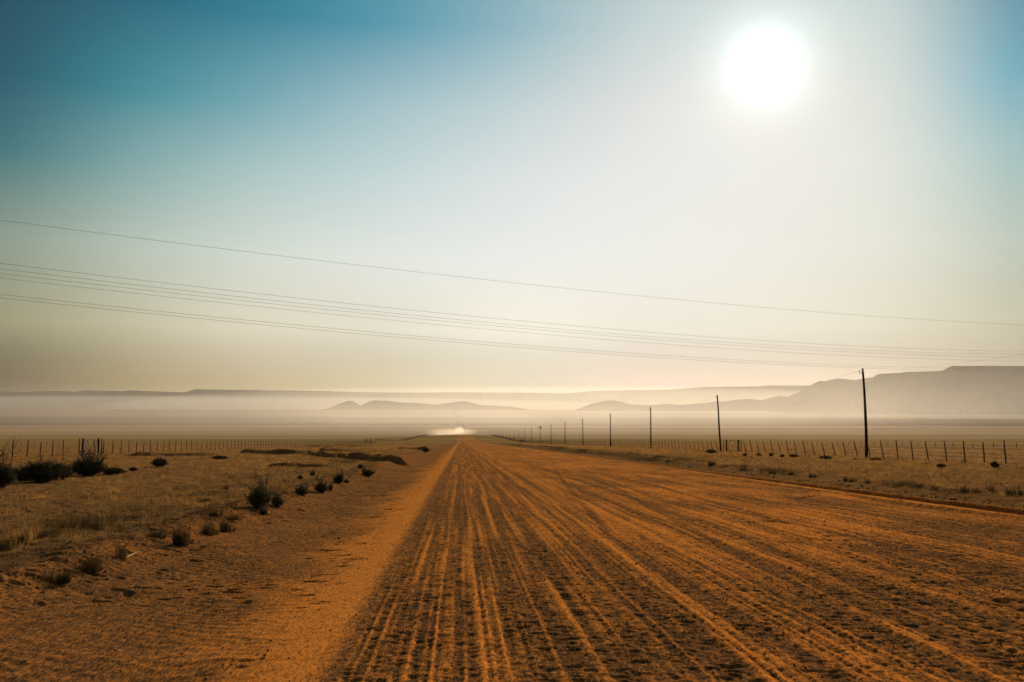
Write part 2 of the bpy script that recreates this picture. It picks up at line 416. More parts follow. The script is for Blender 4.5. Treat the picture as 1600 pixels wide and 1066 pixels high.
def empty(name, loc, rz=0):
    o = bpy.data.objects.new(name, None); col.objects.link(o)
    o.location = loc; o.rotation_euler = (0, 0, rz)
    o.empty_display_size = .2
    return o

class MB:
    """collects quads"""
    def __init__(s): s.v = []; s.f = []; s.n = 0
    def add(s, V, Fq):
        V = np.asarray(V, float); Fq = np.asarray(Fq, int)
        s.v.append(V); s.f.append(Fq + s.n); s.n += len(V)
    def tube(s, pts, rad, sides=6, cap=True):
        pts = [Vector(p) for p in pts]
        n = len(pts); rad = [rad] * n if isinstance(rad, (int, float)) else rad
        ring = []
        for i, p in enumerate(pts):
            t = (pts[min(i + 1, n - 1)] - pts[max(i - 1, 0)]).normalized()
            up = Vector((0, 0, 1)) if abs(t.z) < .9 else Vector((1, 0, 0))
            a = t.cross(up).normalized(); b = t.cross(a).normalized()
            for k in range(sides):
                an = 2 * math.pi * k / sides
                ring.append(p + (a * math.cos(an) + b * math.sin(an)) * rad[i])
        f = []
        for i in range(n - 1):
            for k in range(sides):
                k2 = (k + 1) % sides
                f.append((i * sides + k, i * sides + k2, (i + 1) * sides + k2, (i + 1) * sides + k))
        if cap:
            c0 = len(ring); ring.append(pts[0]); ring.append(pts[-1])
            for k in range(0, sides, 2):
                f.append((c0, k, (k + 1) % sides, (k + 2) % sides))
                o = (n - 1) * sides
                f.append((c0 + 1, o + (k + 2) % sides, o + (k + 1) % sides, o + k))
        s.add([tuple(p) for p in ring], f)
    def box(s, c, d, rz=0):
        cx, cy, cz = c; dx, dy, dz = [q / 2 for q in d]
        V = []
        for X, Y, Z in ((-1, -1, -1), (1, -1, -1), (1, 1, -1), (-1, 1, -1), (-1, -1, 1), (1, -1, 1), (1, 1, 1), (-1, 1, 1)):
            x, y = X * dx, Y * dy
            V.append((cx + x * math.cos(rz) - y * math.sin(rz), cy + x * math.sin(rz) + y * math.cos(rz), cz + Z * dz))
        s.add(V, [(0, 3, 2, 1), (4, 5, 6, 7), (0, 1, 5, 4), (1, 2, 6, 5), (2, 3, 7, 6), (3, 0, 4, 7)])
    def build(s, name, mat, parent=None, smooth=True):
        return mesh_obj(name, np.concatenate(s.v), np.concatenate(s.f), mat, parent, smooth)

def copy_tree(o, parent=None):
    c = o.copy(); col.objects.link(c); c.parent = parent
    for ch in o.children: copy_tree(ch, c)
    return c

def zs(x, y):
    xa = np.array([x], float); ya = np.array([y], float)
    return float((hbase(xa, ya) + banks(xa, ya))[0])

def ground_at(px, py):
    d = ray(px, py)
    t = 4.0 * 1.004 ** np.arange(1650)
    X_, Y_, Z_ = d.x * t, d.y * t, CAM.z + d.z * t
    hit = Z_ < hbase(X_, Y_) + banks(X_, Y_)
    k = int(np.argmax(hit)) if hit.any() else len(t) - 1
    return CAM + d * float(t[k])

# ------------------------------------------------------------------ ground and road
def polar():
    rs = [0.0001, .8, 1.6, 2.4, 3.2, 4.0]
    r = 4.4
    while r < 60: rs.append(r); r *= 1.0022
    while r < 300: rs.append(r); r *= 1.0045
    while r < 26000: rs.append(r); r *= 1.012
    rs = np.array(rs)
    a = np.concatenate([np.radians(np.arange(-180, -34, 3.0)), np.radians(np.arange(-33, 39, .082)), np.radians(np.arange(40, 180, 3.0))])
    R, A = np.meshgrid(rs, a, indexing='ij')
    return R * np.sin(A), R * np.cos(A)

X, Y = polar()
nr, na = X.shape
xf, yf = X.ravel(), Y.ravel()
zb = hbase(xf, yf)
rr = np.hypot(xf, yf)
near = (rr < 700) & (yf > -20)
zz, lo, fi = np.zeros_like(zb), np.zeros_like(zb), np.ones_like(zb)
a, b, c = surface(xf[near], yf[near])
zz[near] = a + banks(xf[near], yf[near]); lo[near] = b; fi[near] = c
inr = (xf > -5.0) & (xf < 12.6) & ~near
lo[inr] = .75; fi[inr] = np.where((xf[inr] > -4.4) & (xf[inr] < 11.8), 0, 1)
Z = zb + zz
V = np.stack([xf, yf, Z], 1)
i, j = np.meshgrid(np.arange(nr - 1), np.arange(na), indexing='ij')
j2 = (j + 1) % na
Q = np.stack([i * na + j, i * na + j2, (i + 1) * na + j2, (i + 1) * na + j], -1).reshape(-1, 4)[:, ::-1]
cxf = xf[Q].mean(1); cyf = yf[Q].mean(1)
isroad = (cxf > -4.9) & (cxf < 12.45) & (cyf > 3.9) & (cyf < 1900)

def sheet(name, sel):
    q = Q[sel]
    used = np.unique(q)
    remap = np.zeros(len(V), dtype=np.int64); remap[used] = np.arange(len(used))
    o = mesh_obj(name, V[used], remap[q], M_ground, None, True)
    for nm, arr in (('loose', lo), ('field', fi)):
        at_ = o.data.attributes.new(nm, 'FLOAT', 'POINT')
        at_.data.foreach_set('value', arr[used].astype(np.float32))
    tag(o, kind='structure')
    return o
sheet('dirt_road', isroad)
sheet('ground', ~isroad)
del V, Q, X, Y, xf, yf, zb, zz, rr

# the road again, climbing the far side of the valley: two bushy edges and the pale strip between
def far_strip(name, xo, w, mat, lift, y0=2050, y1=6100):
    ys = np.geomspace(y0, y1, 60)
    cx = np.interp(ys, [y0, 2400, 3200, 4200, 6100], [2, 1, -4, -14, -36]) + xo
    V = []
    for yy, c in zip(ys, cx):
        for s in (-1, 1):
            x = c + s * w / 2
            V.append((x, yy, float(hbase([x], [yy])[0]) + lift))
    f = [(2 * k, 2 * k + 1, 2 * k + 3, 2 * k + 2) for k in range(59)]
    o = mesh_obj(name, V, f, mat, None, True)
    tag(o, kind='structure')
M_farroad = simple_mat('far_road', (.15, .095, .055), (.19, .12, .07), .01)
M_faredge = simple_mat('far_verge', (.09, .07, .05), (.14, .10, .07), .02)
far_strip('road', 0, 9, M_farroad, 1.2)
far_strip('road_verge', -8, 4, M_faredge, 1.0)
far_strip('road_verge', 8, 4, M_faredge, 1.0)

# ------------------------------------------------------------------ hills
def hill_range(name, pts, D, depth, seed, mesa=True, foot=None, rough=1.0):
    """ridge whose skyline follows pts (photo px, px) seen at distance D; foot = px height of its base"""
    px = np.array([p[0] for p in pts], float); py = np.array([p[1] for p in pts], float)
    us = np.linspace(px[0], px[-1], int((px[-1] - px[0]) * .9) + 2)
    nv = 46
    vs = np.linspace(0, 1, nv)
    crest = np.array([at(u, float(np.interp(u, px, py)), D)[:] for u in us])
    zg = float(hbase([0], [D - depth * .5])[0]) - 12
    hgt = np.maximum(crest[:, 2] - zg, 0)
    xs = crest[:, 0]
    U, Vv = np.meshgrid(xs, vs, indexing='ij')
    Hh = np.repeat(hgt[:, None], nv, 1)
    g = fbm(U / (depth * .16), Vv * 1.6, seed, 4) * .05 * rough + np.abs(fbm(U / (depth * .09), Vv * .9, seed + 9, 3)) * .07 * rough
    vv = np.clip(Vv * 2.0 - g * (1 - np.clip(Vv * 1.6, 0, 1)), 0, 1)
    if mesa:
        S = np.interp(vv, [0, .25, .55, .72, .78, 1], [0, .16, .45, .70, .97, 1.0])
    else:
        S = np.sin(vv * math.pi / 2) ** 1.3
    back = np.clip((1 - Vv) / .25, 0, 1)
    S = S * np.where(Vv > .75, back, 1)
    Zv = zg + Hh * S + fbm(U / 120, Vv * depth / 120, seed + 3, 3) * np.minimum(Hh * .03, 5) * S * (1 - S) * 4
    Yv = D - depth * .5 + Vv * depth
    # keep the skyline where it belongs: the crest sits at v=.5
    Vt = np.stack([U * (Yv / D), Yv, zg + (Zv - zg) * (Yv / D) ** 0], -1).reshape(-1, 3)
    i, j = np.meshgrid(np.arange(len(us) - 1), np.arange(nv - 1), indexing='ij')
    q = np.stack([i * nv + j, (i + 1) * nv + j, (i + 1) * nv + j + 1, i * nv + j + 1], -1).reshape(-1, 4)
    o = mesh_obj(name, Vt, q, M_hill, None, True)
    tag(o, kind='structure')
    return o

hill_range('mesa_ridge', [(-420, 618), (-300, 612), (-60, 613), (0, 611.5), (10, 612), (48, 613), (52, 612), (95, 611), (115, 612.6), (135, 610.3), (195, 611.5), (200, 610.2), (250, 612), (288, 613.2), (296, 611),
            (304, 608.3), (400, 610), (500, 611), (560, 613), (650, 614), (700, 613.3), (850, 614), (950, 616), (1000, 622)], 7600, 1100, 200)
hill_range('mesa_ridge', [(820, 622), (870, 616), (930, 611), (960, 610), (1040, 609), (1080, 606.5), (1100, 605), (1185, 604), (1200, 602.5), (1260, 602.5), (1330, 604), (1420, 608)], 7900, 1000, 210)
hill_range('hills', [(495, 642), (515, 638), (530, 631), (545, 626.2), (551, 627), (558, 631), (563, 634), (570, 631), (578, 627), (587, 625.4), (597, 626.4), (605, 626), (625, 629), (640, 629.5), (655, 630), (680, 633),
            (700, 630), (712, 628.5), (724, 627), (735, 629), (750, 633), (780, 634.8), (800, 636), (815, 638), (835, 642)], 6400, 700, 220, False)
hill_range('hills', [(895, 642), (912, 636), (925, 631), (945, 626.5), (955, 625.8), (966, 627), (985, 632), (1000, 633), (1020, 633), (1042, 631), (1060, 633), (1080, 632), (1110, 629), (1117, 627.2), (1130, 628),
            (1150, 625), (1170, 623.3), (1190, 625.5), (1200, 623), (1217, 618.8), (1230, 620.5), (1250, 624), (1300, 640)], 6100, 700, 230, False)
hill_range('mesa', [(1195, 641), (1215, 629), (1235, 619), (1247, 614), (1257, 607), (1267, 602.3), (1275, 598), (1282, 595.3), (1290, 596.3), (1300, 594), (1310, 592), (1322, 593), (1335, 594.6), (1350, 592), (1365, 590), (1368, 587), (1374, 584.8),
            (1410, 583), (1412, 582), (1472, 580), (1479, 576), (1487, 572), (1600, 572.2), (1760, 573), (1900, 576), (1990, 590), (2080, 612), (2150, 640)], 5900, 1300, 240)
hill_range('hills', [(1225, 644), (1250, 630), (1275, 616), (1292, 610), (1310, 607.6), (1326, 610), (1336, 608), (1346, 601), (1355, 598.5), (1366, 601), (1380, 608), (1400, 606), (1430, 598), (1470, 594), (1500, 600), (1550, 612), (1600, 622), (1650, 640)], 5150, 500, 250, False)
hill_range('hills', [(1515, 640), (1533, 628), (1548, 620), (1558, 615.5), (1564, 614.3), (1570, 617), (1577, 620), (1588, 618), (1600, 618.5), (1620, 617), (1645, 626), (1680, 640)], 4900, 350, 260, False)

# ------------------------------------------------------------------ haze, mist, dust
def vol_mat(name, color, density, aniso, soft=0.0):
    m, B = new_mat(name)
    v = B.n('ShaderNodeVolumePrincipled')
    v.inputs['Color'].default_value = (*color, 1)
    v.inputs['Density'].default_value = density
    v.inputs['Anisotropy'].default_value = aniso
    if soft:                                   # drifting dust thins out towards its edge
        t = B.n('ShaderNodeTexCoord')
        p = B.vmath('SUBTRACT', t.outputs['Generated'], (.5, .5, .5))
        r = B.math('MULTIPLY', B.vmath('LENGTH', p), 2.0)
        f = B.ramp(r, [(0, 1.0), (.45, .62), (.75, .22), (1.0, 0.0)], 'B_SPLINE')
        n = B.noise(t.outputs['Object'], soft, 3, .6)
        f = B.math('MULTIPLY', f, B.ramp(n, [(.3, .35), (.7, 1.3)]))
        B.link(B.math('MULTIPLY', f, density), v.inputs['Density'])
    out(B, v.outputs[0], True)
    return m

hz = MB(); hz.box((0, 0, 223), (60000, 60000, 470))
tag(hz.build('haze', vol_mat('haze_air', (1.0, .90, .76), 1.9e-5, .55), None, False), kind='stuff')

def ellipsoids(name, parts, mat):
    mb = MB()
    for (c, r) in parts:
        V = []; f = []
        n1, n2 = 14, 24
        for a_ in range(n1 + 1):
            for b_ in range(n2):
                th = math.pi * a_ / n1; ph = 2 * math.pi * b_ / n2
                V.append((c[0] + r[0] * math.sin(th) * math.cos(ph), c[1] + r[1] * math.sin(th) * math.sin(ph), c[2] + r[2] * math.cos(th)))
        for a_ in range(n1):
            for b_ in range(n2):
                f.append((a_ * n2 + b_, (a_ + 1) * n2 + b_, (a_ + 1) * n2 + (b_ + 1) % n2, a_ * n2 + (b_ + 1) % n2))
        mb.add(V, f)
    return mb.build(name, mat, None, True)

tag(ellipsoids('mist_bank', [((-2300, 7150, 246), (3700, 560, 66))], vol_mat('mist', (1.0, .90, .78), 2.6e-4, .5)), kind='stuff')
tag(ellipsoids('mist_bank', [((700, 7050, 215), (3300, 520, 170))], vol_mat('thin_mist', (1.0, .90, .76), 2.6e-4, .5)), kind='stuff')
tag(ellipsoids('mist_bank', [((200, 3850, 95), (3500, 1250, 250))], vol_mat('valley_mist', (1.0, .89, .74), 2.9e-4, .55, .0012)), kind='stuff')
tag(ellipsoids('dust_veil', [((-60, 2900, 30), (1500, 1300, 80))], vol_mat('road_dust_veil', (1.0, .88, .72), 4.0e-4, .55, .0015)), kind='stuff')

# dust thrown up on the road beyond the crest
def dust():
    o = None
    h = at(717.5, 672.5, 1500); t_ = at(699, 676, 1540)
    root = empty('dust_cloud', h)
    tag(root, 'bright cream dust cloud over the road where it meets the crest', 'dust cloud')
    for nm, c, r, d, sf in (('plume_head', at(718, 672, 1500), (9, 18, 7.0), .040, .12), ('plume_base', at(722, 675, 1500), (27, 26, 6.0), .016, .08), ('plume_tail', t_, (38, 40, 8.5), .013, .05)):
        e = ellipsoids(nm, [((0, 0, 0), r)], vol_mat(nm, (1.0, .84, .62), d, .6, sf))
        e.parent = root; e.location = c - h
dust()

# faint wisp of cloud high at the right
p = at(1590, 148, 52000)
tag(ellipsoids('cloud', [((p.x, p.y, p.z), (1300, 300, 150)), ((p.x + 900, p.y, p.z + 80), (1500, 300, 190))], vol_mat('cirrus', (1, 1, 1), 1.6e-4, .3, .0006)), 'thin pale streak of cloud at the right edge of the blue sky', 'cloud')

# ------------------------------------------------------------------ power lines overhead
def power(label, pts, zl, zr, group):
    """pts: photo points left, left-middle, right-middle, right; zl / zr metres above ground at the ends"""
    Ps = []
    hl = (688 - pts[0][1]) / F; hr = (688 - pts[-1][1]) / F
    YL = (zl - 1.6) / hl; YR = (zr - 1.6) / hr
    dl, dr = at(pts[0][0], pts[0][1], YL), at(pts[-1][0], pts[-1][1], YR)
    # vertical plane through both ends; every photo point is dropped onto that plane
    n = Vector((dr.y - dl.y, -(dr.x - dl.x), 0)).normalized()
    S = []; Zs = []
    T = (dr - dl); T.z = 0; L = T.length; T.normalize()
    for (px, py) in pts:
        d = ray(px, py); t = (dl - CAM).dot(n) / d.dot(n); q = CAM + d * t
        S.append((q - dl).dot(T)); Zs.append(q.z)
    cf = np.polyfit(S, Zs, 2)
    cf[0] = max(cf[0], 0.00006)
    path = [(dl.x + T.x * s, dl.y + T.y * s, float(np.polyval(cf, s))) for s in np.linspace(-45, L + 70, 60)]
    mb = MB(); mb.tube(path, .0072, 6)
    o = mb.build('power_cable', M_cable)
    tag(o, label, 'power line', group)
G = 'power cables strung across the sky'
power('single thin cable highest in the sky, well above all the others', [(0, 344), (500, 407.5), (1100, 472), (1600, 508)], 12.2, 12.2, G)
mid = [[(0, 411), (500, 470.5), (1100, 525.5), (1600, 549)], [(0, 419.5), (500, 478.5), (1100, 532), (1600, 553.5)], [(0, 427), (500, 483.5), (1100, 536), (1600, 558.5)], [(0, 434), (500, 490), (1100, 542), (1600, 564)]]
for lb, p4 in zip(['uppermost of the four close cables in the middle of the sky', 'second from the top of the four close middle cables',
                   'third from the top of the four close middle cables', 'lowest of the four close middle cables, above the pair'], mid):
    power(lb, p4, 10.0, 10.0, G)
power('upper cable of the lowest pair, hanging nearest the horizon', [(0, 460), (500, 511.5), (1100, 559.5), (1600, 575.5)], 8.6, 8.6, G)
power('lower cable of the lowest pair, the bottom one of all', [(0, 465), (500, 517), (1100, 563), (1600, 579)], 8.6, 8.6, G)

# ------------------------------------------------------------------ telegraph poles
POLES = [(1352.5, 4.5, .1, -.05), (1126, 0, 0, -.33), (1017, 0, 0, .02), (954, 0, 0, .02), (911, 0, 0, -.10), (883, 0, 0, 0), (861, 0, 0, 0), (844, 0, 0, 0), (830.8, 0, 0, -.05), (820, 0, 0, 0), (811, 0, 0, 0), (803.3, 0, 0, 0),
         (796.8, 0, 0, 0), (791.3, 0, 0, 0), (786.4, 0, 0, 0), (782, 0, 0, 0), (778.4, 0, 0, 0), (775, 0, 0, 0), (771.6, 0, 0, 0), (768.7, 0, 0, 0), (766.2, 0, 0, 0), (764, 0, 0, 0), (762, 0, 0, 0)]
PL = ['tall dark telegraph pole at right, largest of the row, standing against the mesa', 'second largest pole, leaning left beside the small right-hand gate',
      'third pole from the front of the row, straight and slender', 'fourth pole from the front of the telegraph row', 'fifth pole from the front of the telegraph row', 'sixth pole, two before the pole with the box',
      'seventh pole, just before the one that carries a box', 'pole with a dark box bracket at its top', 'first pole beyond the pole carrying a box', 'second pole beyond the pole carrying a box, behind a low bush',
      'third pole beyond the pole carrying a box', 'fourth pole beyond the pole carrying a box', 'fifth pole beyond the pole carrying a box', 'sixth pole beyond the pole carrying a box']
XP = 33.6
insul = []
for i, (px, _, bend, lean) in enumerate(POLES):
    d = ray(px, 688); Yp = XP * d.y / d.x
    z0 = zs(XP, Yp)
    root = empty('telegraph_pole', (XP, Yp, z0))
    lab = PL[i] if i < len(PL) else 'tiny hazy pole near the vanishing far end of the row'
    tag(root, lab, 'pole', 'telegraph poles in a row along the right-hand fence')
    hgt = 7.35 + (.1 if i % 3 == 0 else 0)
    mb = MB(); n = 10; pts = []; rd = []
    for k in range(n + 1):
        t = k / n
        pts.append((lean * t + bend * math.sin(t * math.pi) + .012 * math.sin(t * 9 + i), 0, -.3 + (hgt + .3) * t)); rd.append(.135 - .052 * t)
    mb.tube(pts, rd, 10); mb.build('shaft', M_wood, root)
    top = Vector((lean, 0, hgt))
    mb = MB()
    mb.tube([(top.x - .03, 0, hgt - .45), (top.x - .26, 0, hgt - .40), (top.x - .28, 0, hgt - .26)], .018, 6)
    mb.tube([(top.x - .28, 0, hgt - .30), (top.x - .28, 0, hgt - .25), (top.x - .28, 0, hgt - .22), (top.x - .28, 0, hgt - .16)], [.05, .06, .03, .035], 8)
    mb.build('insulator', M_ins, root)
    if i == 7:
        mb = MB(); mb.box((top.x + .15, -.1, hgt - .45), (.55, .5, .75)); mb.box((top.x - .1, 0, hgt - .1), (1.3, .12, .12))
        mb.build('box_bracket', M_wood, root)
    insul.append(Vector((XP + lean - .28, Yp, z0 + hgt - .19)))
mb = MB()
first = insul[0] + Vector((.1, -48, .1))
chain = [first] + insul
pts = []
for a_, b_ in zip(chain[:-1], chain[1:]):
    for k in range(8):
        t = k / 8
        q = a_.lerp(b_, t); pts.append((q.x, q.y, q.z - .75 * 4 * t * (1 - t)))
pts.append(tuple(chain[-1]))
mb.tube(pts, .0075, 5)
tag(mb.build('telephone_wire', M_cable), 'single sagging wire strung from pole top to pole top along the row', 'wire')

# ------------------------------------------------------------------ fences
def fence(xf_, y0, y1, sp, lean_fn, label, seed, skip=()):
    rnd = random.Random(seed)
    root = empty('wire_fence', (xf_, y0, zs(xf_, y0)))
    tag(root, label, 'fence')
    R0 = Vector(root.location)
    protos = []
    for k in range(5):
        mb = MB(); hh = 1.38 + .03 * k
        w1, w2 = rnd.uniform(-.03, .03), rnd.uniform(-.02, .02)
        mb.tube([(0, 0, -.15), (w1, 0, hh * .4), (w2, 0, hh * .75), (w1 * .4, 0, hh)], [.045, .042, .038, .032], 6)
        protos.append(mb)
    me = []
    y = y0; n = 0; rest = MB(); tops = []
    while y < y1:
        if not any(a_ < y < b_ for a_, b_ in skip):
            yy = y + rnd.uniform(-.12, .12)
            z = zs(xf_, yy)
            ln = lean_fn(yy, rnd)
            pm = protos[rnd.randrange(5)]
            if n < 100:
                if n < 5: o = protos[n].build('post', M_post, root); me.append(o.data); o_ = o
                else:
                    o_ = bpy.data.objects.new('post', me[rnd.randrange(5)]); col.objects.link(o_); o_.parent = root
                s = rnd.uniform(.96, 1.05)
                o_.location = Vector((xf_, yy, z)) - R0
                o_.rotation_euler = (rnd.uniform(-.03, .03), ln, rnd.uniform(0, 6.28) if n > 4 and abs(ln) < 0 else 0)
                o_.scale = (1.1, 1.1, s)
            else:
                zt = z - R0.z
                rest.tube([(0, yy - R0.y, zt - .1), (math.sin(ln) * 1.45, yy - R0.y, zt + 1.44)], [.05, .042], 4)
            n += 1
        y += sp
    o = rest.build('post', M_post, root); o['kind'] = 'stuff'
    for hgt in (.22, .50, .78, 1.06, 1.33):
        mb = MB(); ys = np.arange(y0, y1, 11.0)
        mb.tube([(math.sin(lean_fn(q, None)) * hgt, q - R0.y, zs(xf_, q) - R0.z + hgt) for q in ys], .0038, 4)
        mb.build('strand', M_wire, root)
    for k in range(55):
        yq = y0 + sp * (k + .5)
        if any(a_ < yq < b_ for a_, b_ in skip): continue
        z = zs(xf_, yq) - R0.z; off = math.sin(lean_fn(yq, None))
        mb = MB(); mb.tube([(off * 1.35, yq - R0.y, z + 1.36), (off * 1.3 + rnd.uniform(-.02, .02), yq - R0.y, z + 1.05)], .022, 5)
        mb.build('dropper', M_post, root)
    return root

def lean_r(y, rnd):
    b = float(np.interp(y, [50, 66, 72, 80, 90, 150, 180, 260], [-.04, -.07, -.09, -.13, -.20, -.20, -.14, -.05]))
    return b + (rnd.uniform(-.05, .05) if rnd else 0)
def lean_l(y, rnd):
    return .01 + (rnd.uniform(-.035, .035) if rnd else 0)
GYL, GYR = 104.0, 131.0
fence(-38.9, 70, 1250, 2.75, lean_l, 'left-hand wire fence with thin dark posts, running from the big bushes to the crest', 1, [(GYL - 3.6, GYL + 3.6)])
fence(35.5, 50, 1250, 2.72, lean_r, 'right-hand wire fence with posts that lean left, behind the telegraph poles', 2, [(GYR - 4.6, GYR + 4.6)])

def gate(x, y, w, lab, cat_h=1.5, pale=True):
    """a narrow gate square to the road's line of sight"""
    z = zs(x, y)
    root = empty('farm_gate', (x, y, z)); tag(root, lab, 'gate')
    fr = MB()
    m = M_galv if pale else M_wire
    for zz_ in (.12, cat_h - .06): fr.tube([(-w / 2, 0, zz_), (w / 2, 0, zz_)], .028, 6)
    for xx_ in (-w / 2, w / 2): fr.tube([(xx_, 0, .10), (xx_, 0, cat_h - .04)], .028, 6)
    fr.build('gate_frame', m, root)
    br = MB(); n = 4
    for k in range(n):
        a0, a1 = -w / 2 + w * k / n, -w / 2 + w * (k + 1) / n
        z0_, z1_ = (.12, cat_h - .06) if k % 2 == 0 else (cat_h - .06, .12)
        br.tube([(a0, .03, z0_), (a1, .03, z1_)], .02, 5)
    br.build('brace', M_post, root)
    for s, r_, o_ in ((-1, .10, .14), (1, .10, .14), (-1, .05, .48), (1, .05, .48)):
        p = MB(); p.tube([(s * (w / 2 + o_), .02, -.3), (s * (w / 2 + o_ + .02), .02, 1.0), (s * (w / 2 + o_), .02, cat_h + .08)], [r_, r_ * .95, r_ * .85], 8)
        p.build('post', M_wood, root)
gate(-37.7, GYL, 1.25, 'small pale-railed gate with W bracing in the left fence', 1.62)
gate(35.9, GYR, 1.35, 'small dark gate in the right fence beside the leaning pole', 1.5, False)
gate(-39.0, 424, 1.6, 'far tiny gate, two dark posts near the crest end of the left fence', 2.0, False)

# ------------------------------------------------------------------ shrubs
def blades(n, rnd, R, Hh, w, curl=.35, up=.4, flat=1.0):
    """n curved grass blades rooted in a disc of radius R (numpy), as triangles strips -> quads"""
    a = rnd.uniform(0, 2 * np.pi, n); rr_ = R * .28 * np.sqrt(rnd.uniform(0, 1, n))
    nc = 6                                            # several crowns grown together, of unequal height
    cx_, cy_, ch_ = rnd.normal(0, R * .38, nc), rnd.normal(0, R * .38, nc), rnd.uniform(.45, 1.0, nc)
    ch_[0] = 1.0
    k_ = rnd.integers(0, nc, n)
    bx, by = cx_[k_] + rr_ * np.cos(a), cy_[k_] + rr_ * np.sin(a)
    out_ = a + rnd.normal(0, .5, n)
    h = Hh * ch_[k_] * rnd.uniform(.2, 1, n) ** .8
    sp = R * rnd.uniform(.05, 1, n) ** 1.4 * .62
    tx, ty = bx + sp * np.cos(out_), by + sp * np.sin(out_)
    mx, my = bx + .38 * sp * np.cos(out_), by + .38 * sp * np.sin(out_)
    wa = rnd.uniform(0, np.pi, n); wx, wy = w * np.cos(wa), w * np.sin(wa)
    z0 = np.zeros(n) - .02
    V = np.stack([np.stack([bx - wx, by - wy, z0], 1), np.stack([bx + wx, by + wy, z0], 1),
                  np.stack([mx + wx * .7, my + wy * .7, h * .62], 1), np.stack([mx - wx * .7, my - wy * .7, h * .62], 1),
                  np.stack([tx + wx * .15, ty + wy * .15, h], 1), np.stack([tx - wx * .15, ty - wy * .15, h], 1)], 1).reshape(-1, 3)
    b = np.arange(n)[:, None] * 6
    q = np.concatenate([b + np.array([0, 1, 2, 3]), b + np.array([3, 2, 4, 5])], 0)
    return V, q

def make_tussock(seed, mat, R=.22, Hh=.30, n=160):
    rnd = np.random.default_rng(seed)
    V, q = blades(n, rnd, R, Hh, .0045)
    o = mesh_obj('grass_tussock', V, q, mat)
    return o

def leaves(centres, rnd, size):
    n = len(centres)
    a = rnd.normal(0, 1, (n, 3)); a /= np.linalg.norm(a, axis=1)[:, None]
    b = rnd.normal(0, 1, (n, 3)); b -= (a * b).sum(1)[:, None] * a; b /= np.linalg.norm(b, axis=1)[:, None]
    s = size * rnd.uniform(.5, 1.3, n)[:, None]
    V = np.stack([centres - a * s, centres + b * s * .35, centres + a * s, centres - b * s * .35], 1).reshape(-1, 3)
    return V, np.arange(4 * n).reshape(-1, 4)

def make_shrub(seed, R=1.0, Hh=1.0, stems=60, nleaf=5000, leaf=.03, m_leaf=None, m_twig=None, upright=.5, stem_r=.012, wild=0.0):
    """unit-ish shrub: root empty > twigs, foliage"""
    rnd = np.random.default_rng(seed); r2 = random.Random(seed)
    root = empty('shrub', (0, 0, 0))
    mb = MB(); cents = []
    for k in range(stems):
        a = r2.uniform(0, 6.283); t = r2.uniform(0, 1) ** .6
        L = r2.uniform(.6, 1.0)
        tip = Vector((R * t * math.cos(a) * L, R * t * math.sin(a) * L, Hh * L * math.sqrt(max(.05, 1 - (t * .88) ** 2)) * r2.uniform(.8, 1.05)))
        if wild and r2.random() < wild: tip = tip * 1.35; tip.z += .25 * Hh
        b0 = Vector((R * .18 * t * math.cos(a), R * .18 * t * math.sin(a), -.03))
        m1 = b0.lerp(tip, .45) + Vector((r2.uniform(-.08, .08) * R, r2.uniform(-.08, .08) * R, .10 * Hh))
        mb.tube([b0, m1, tip], [stem_r, stem_r * .7, stem_r * .3], 3, False)
        for q in range(3):
            s0 = b0.lerp(tip, r2.uniform(.4, .9)); e = s0 + Vector((r2.gauss(0, .16) * R, r2.gauss(0, .16) * R, r2.uniform(0, .2) * Hh))
            mb.tube([s0, e], [stem_r * .5, stem_r * .2], 3, False)
            cents.append((s0, e))
        cents.append((m1, tip))
    mb.build('twigs', m_twig or M_twig, root)
    idx = rnd.integers(0, len(cents), nleaf)
    A = np.array([c[0][:] for c in cents]); Bq = np.array([c[1][:] for c in cents])
    t = rnd.uniform(.1, 1.05, nleaf)[:, None]
    C = A[idx] * (1 - t) + Bq[idx] * t + rnd.normal(0, .045, (nleaf, 3)) * R
    C[:, 2] = np.maximum(C[:, 2], .01)
    V, q = leaves(C, rnd, leaf)
    mesh_obj('foliage', V, q, m_leaf or M_leaf, root)
    return root

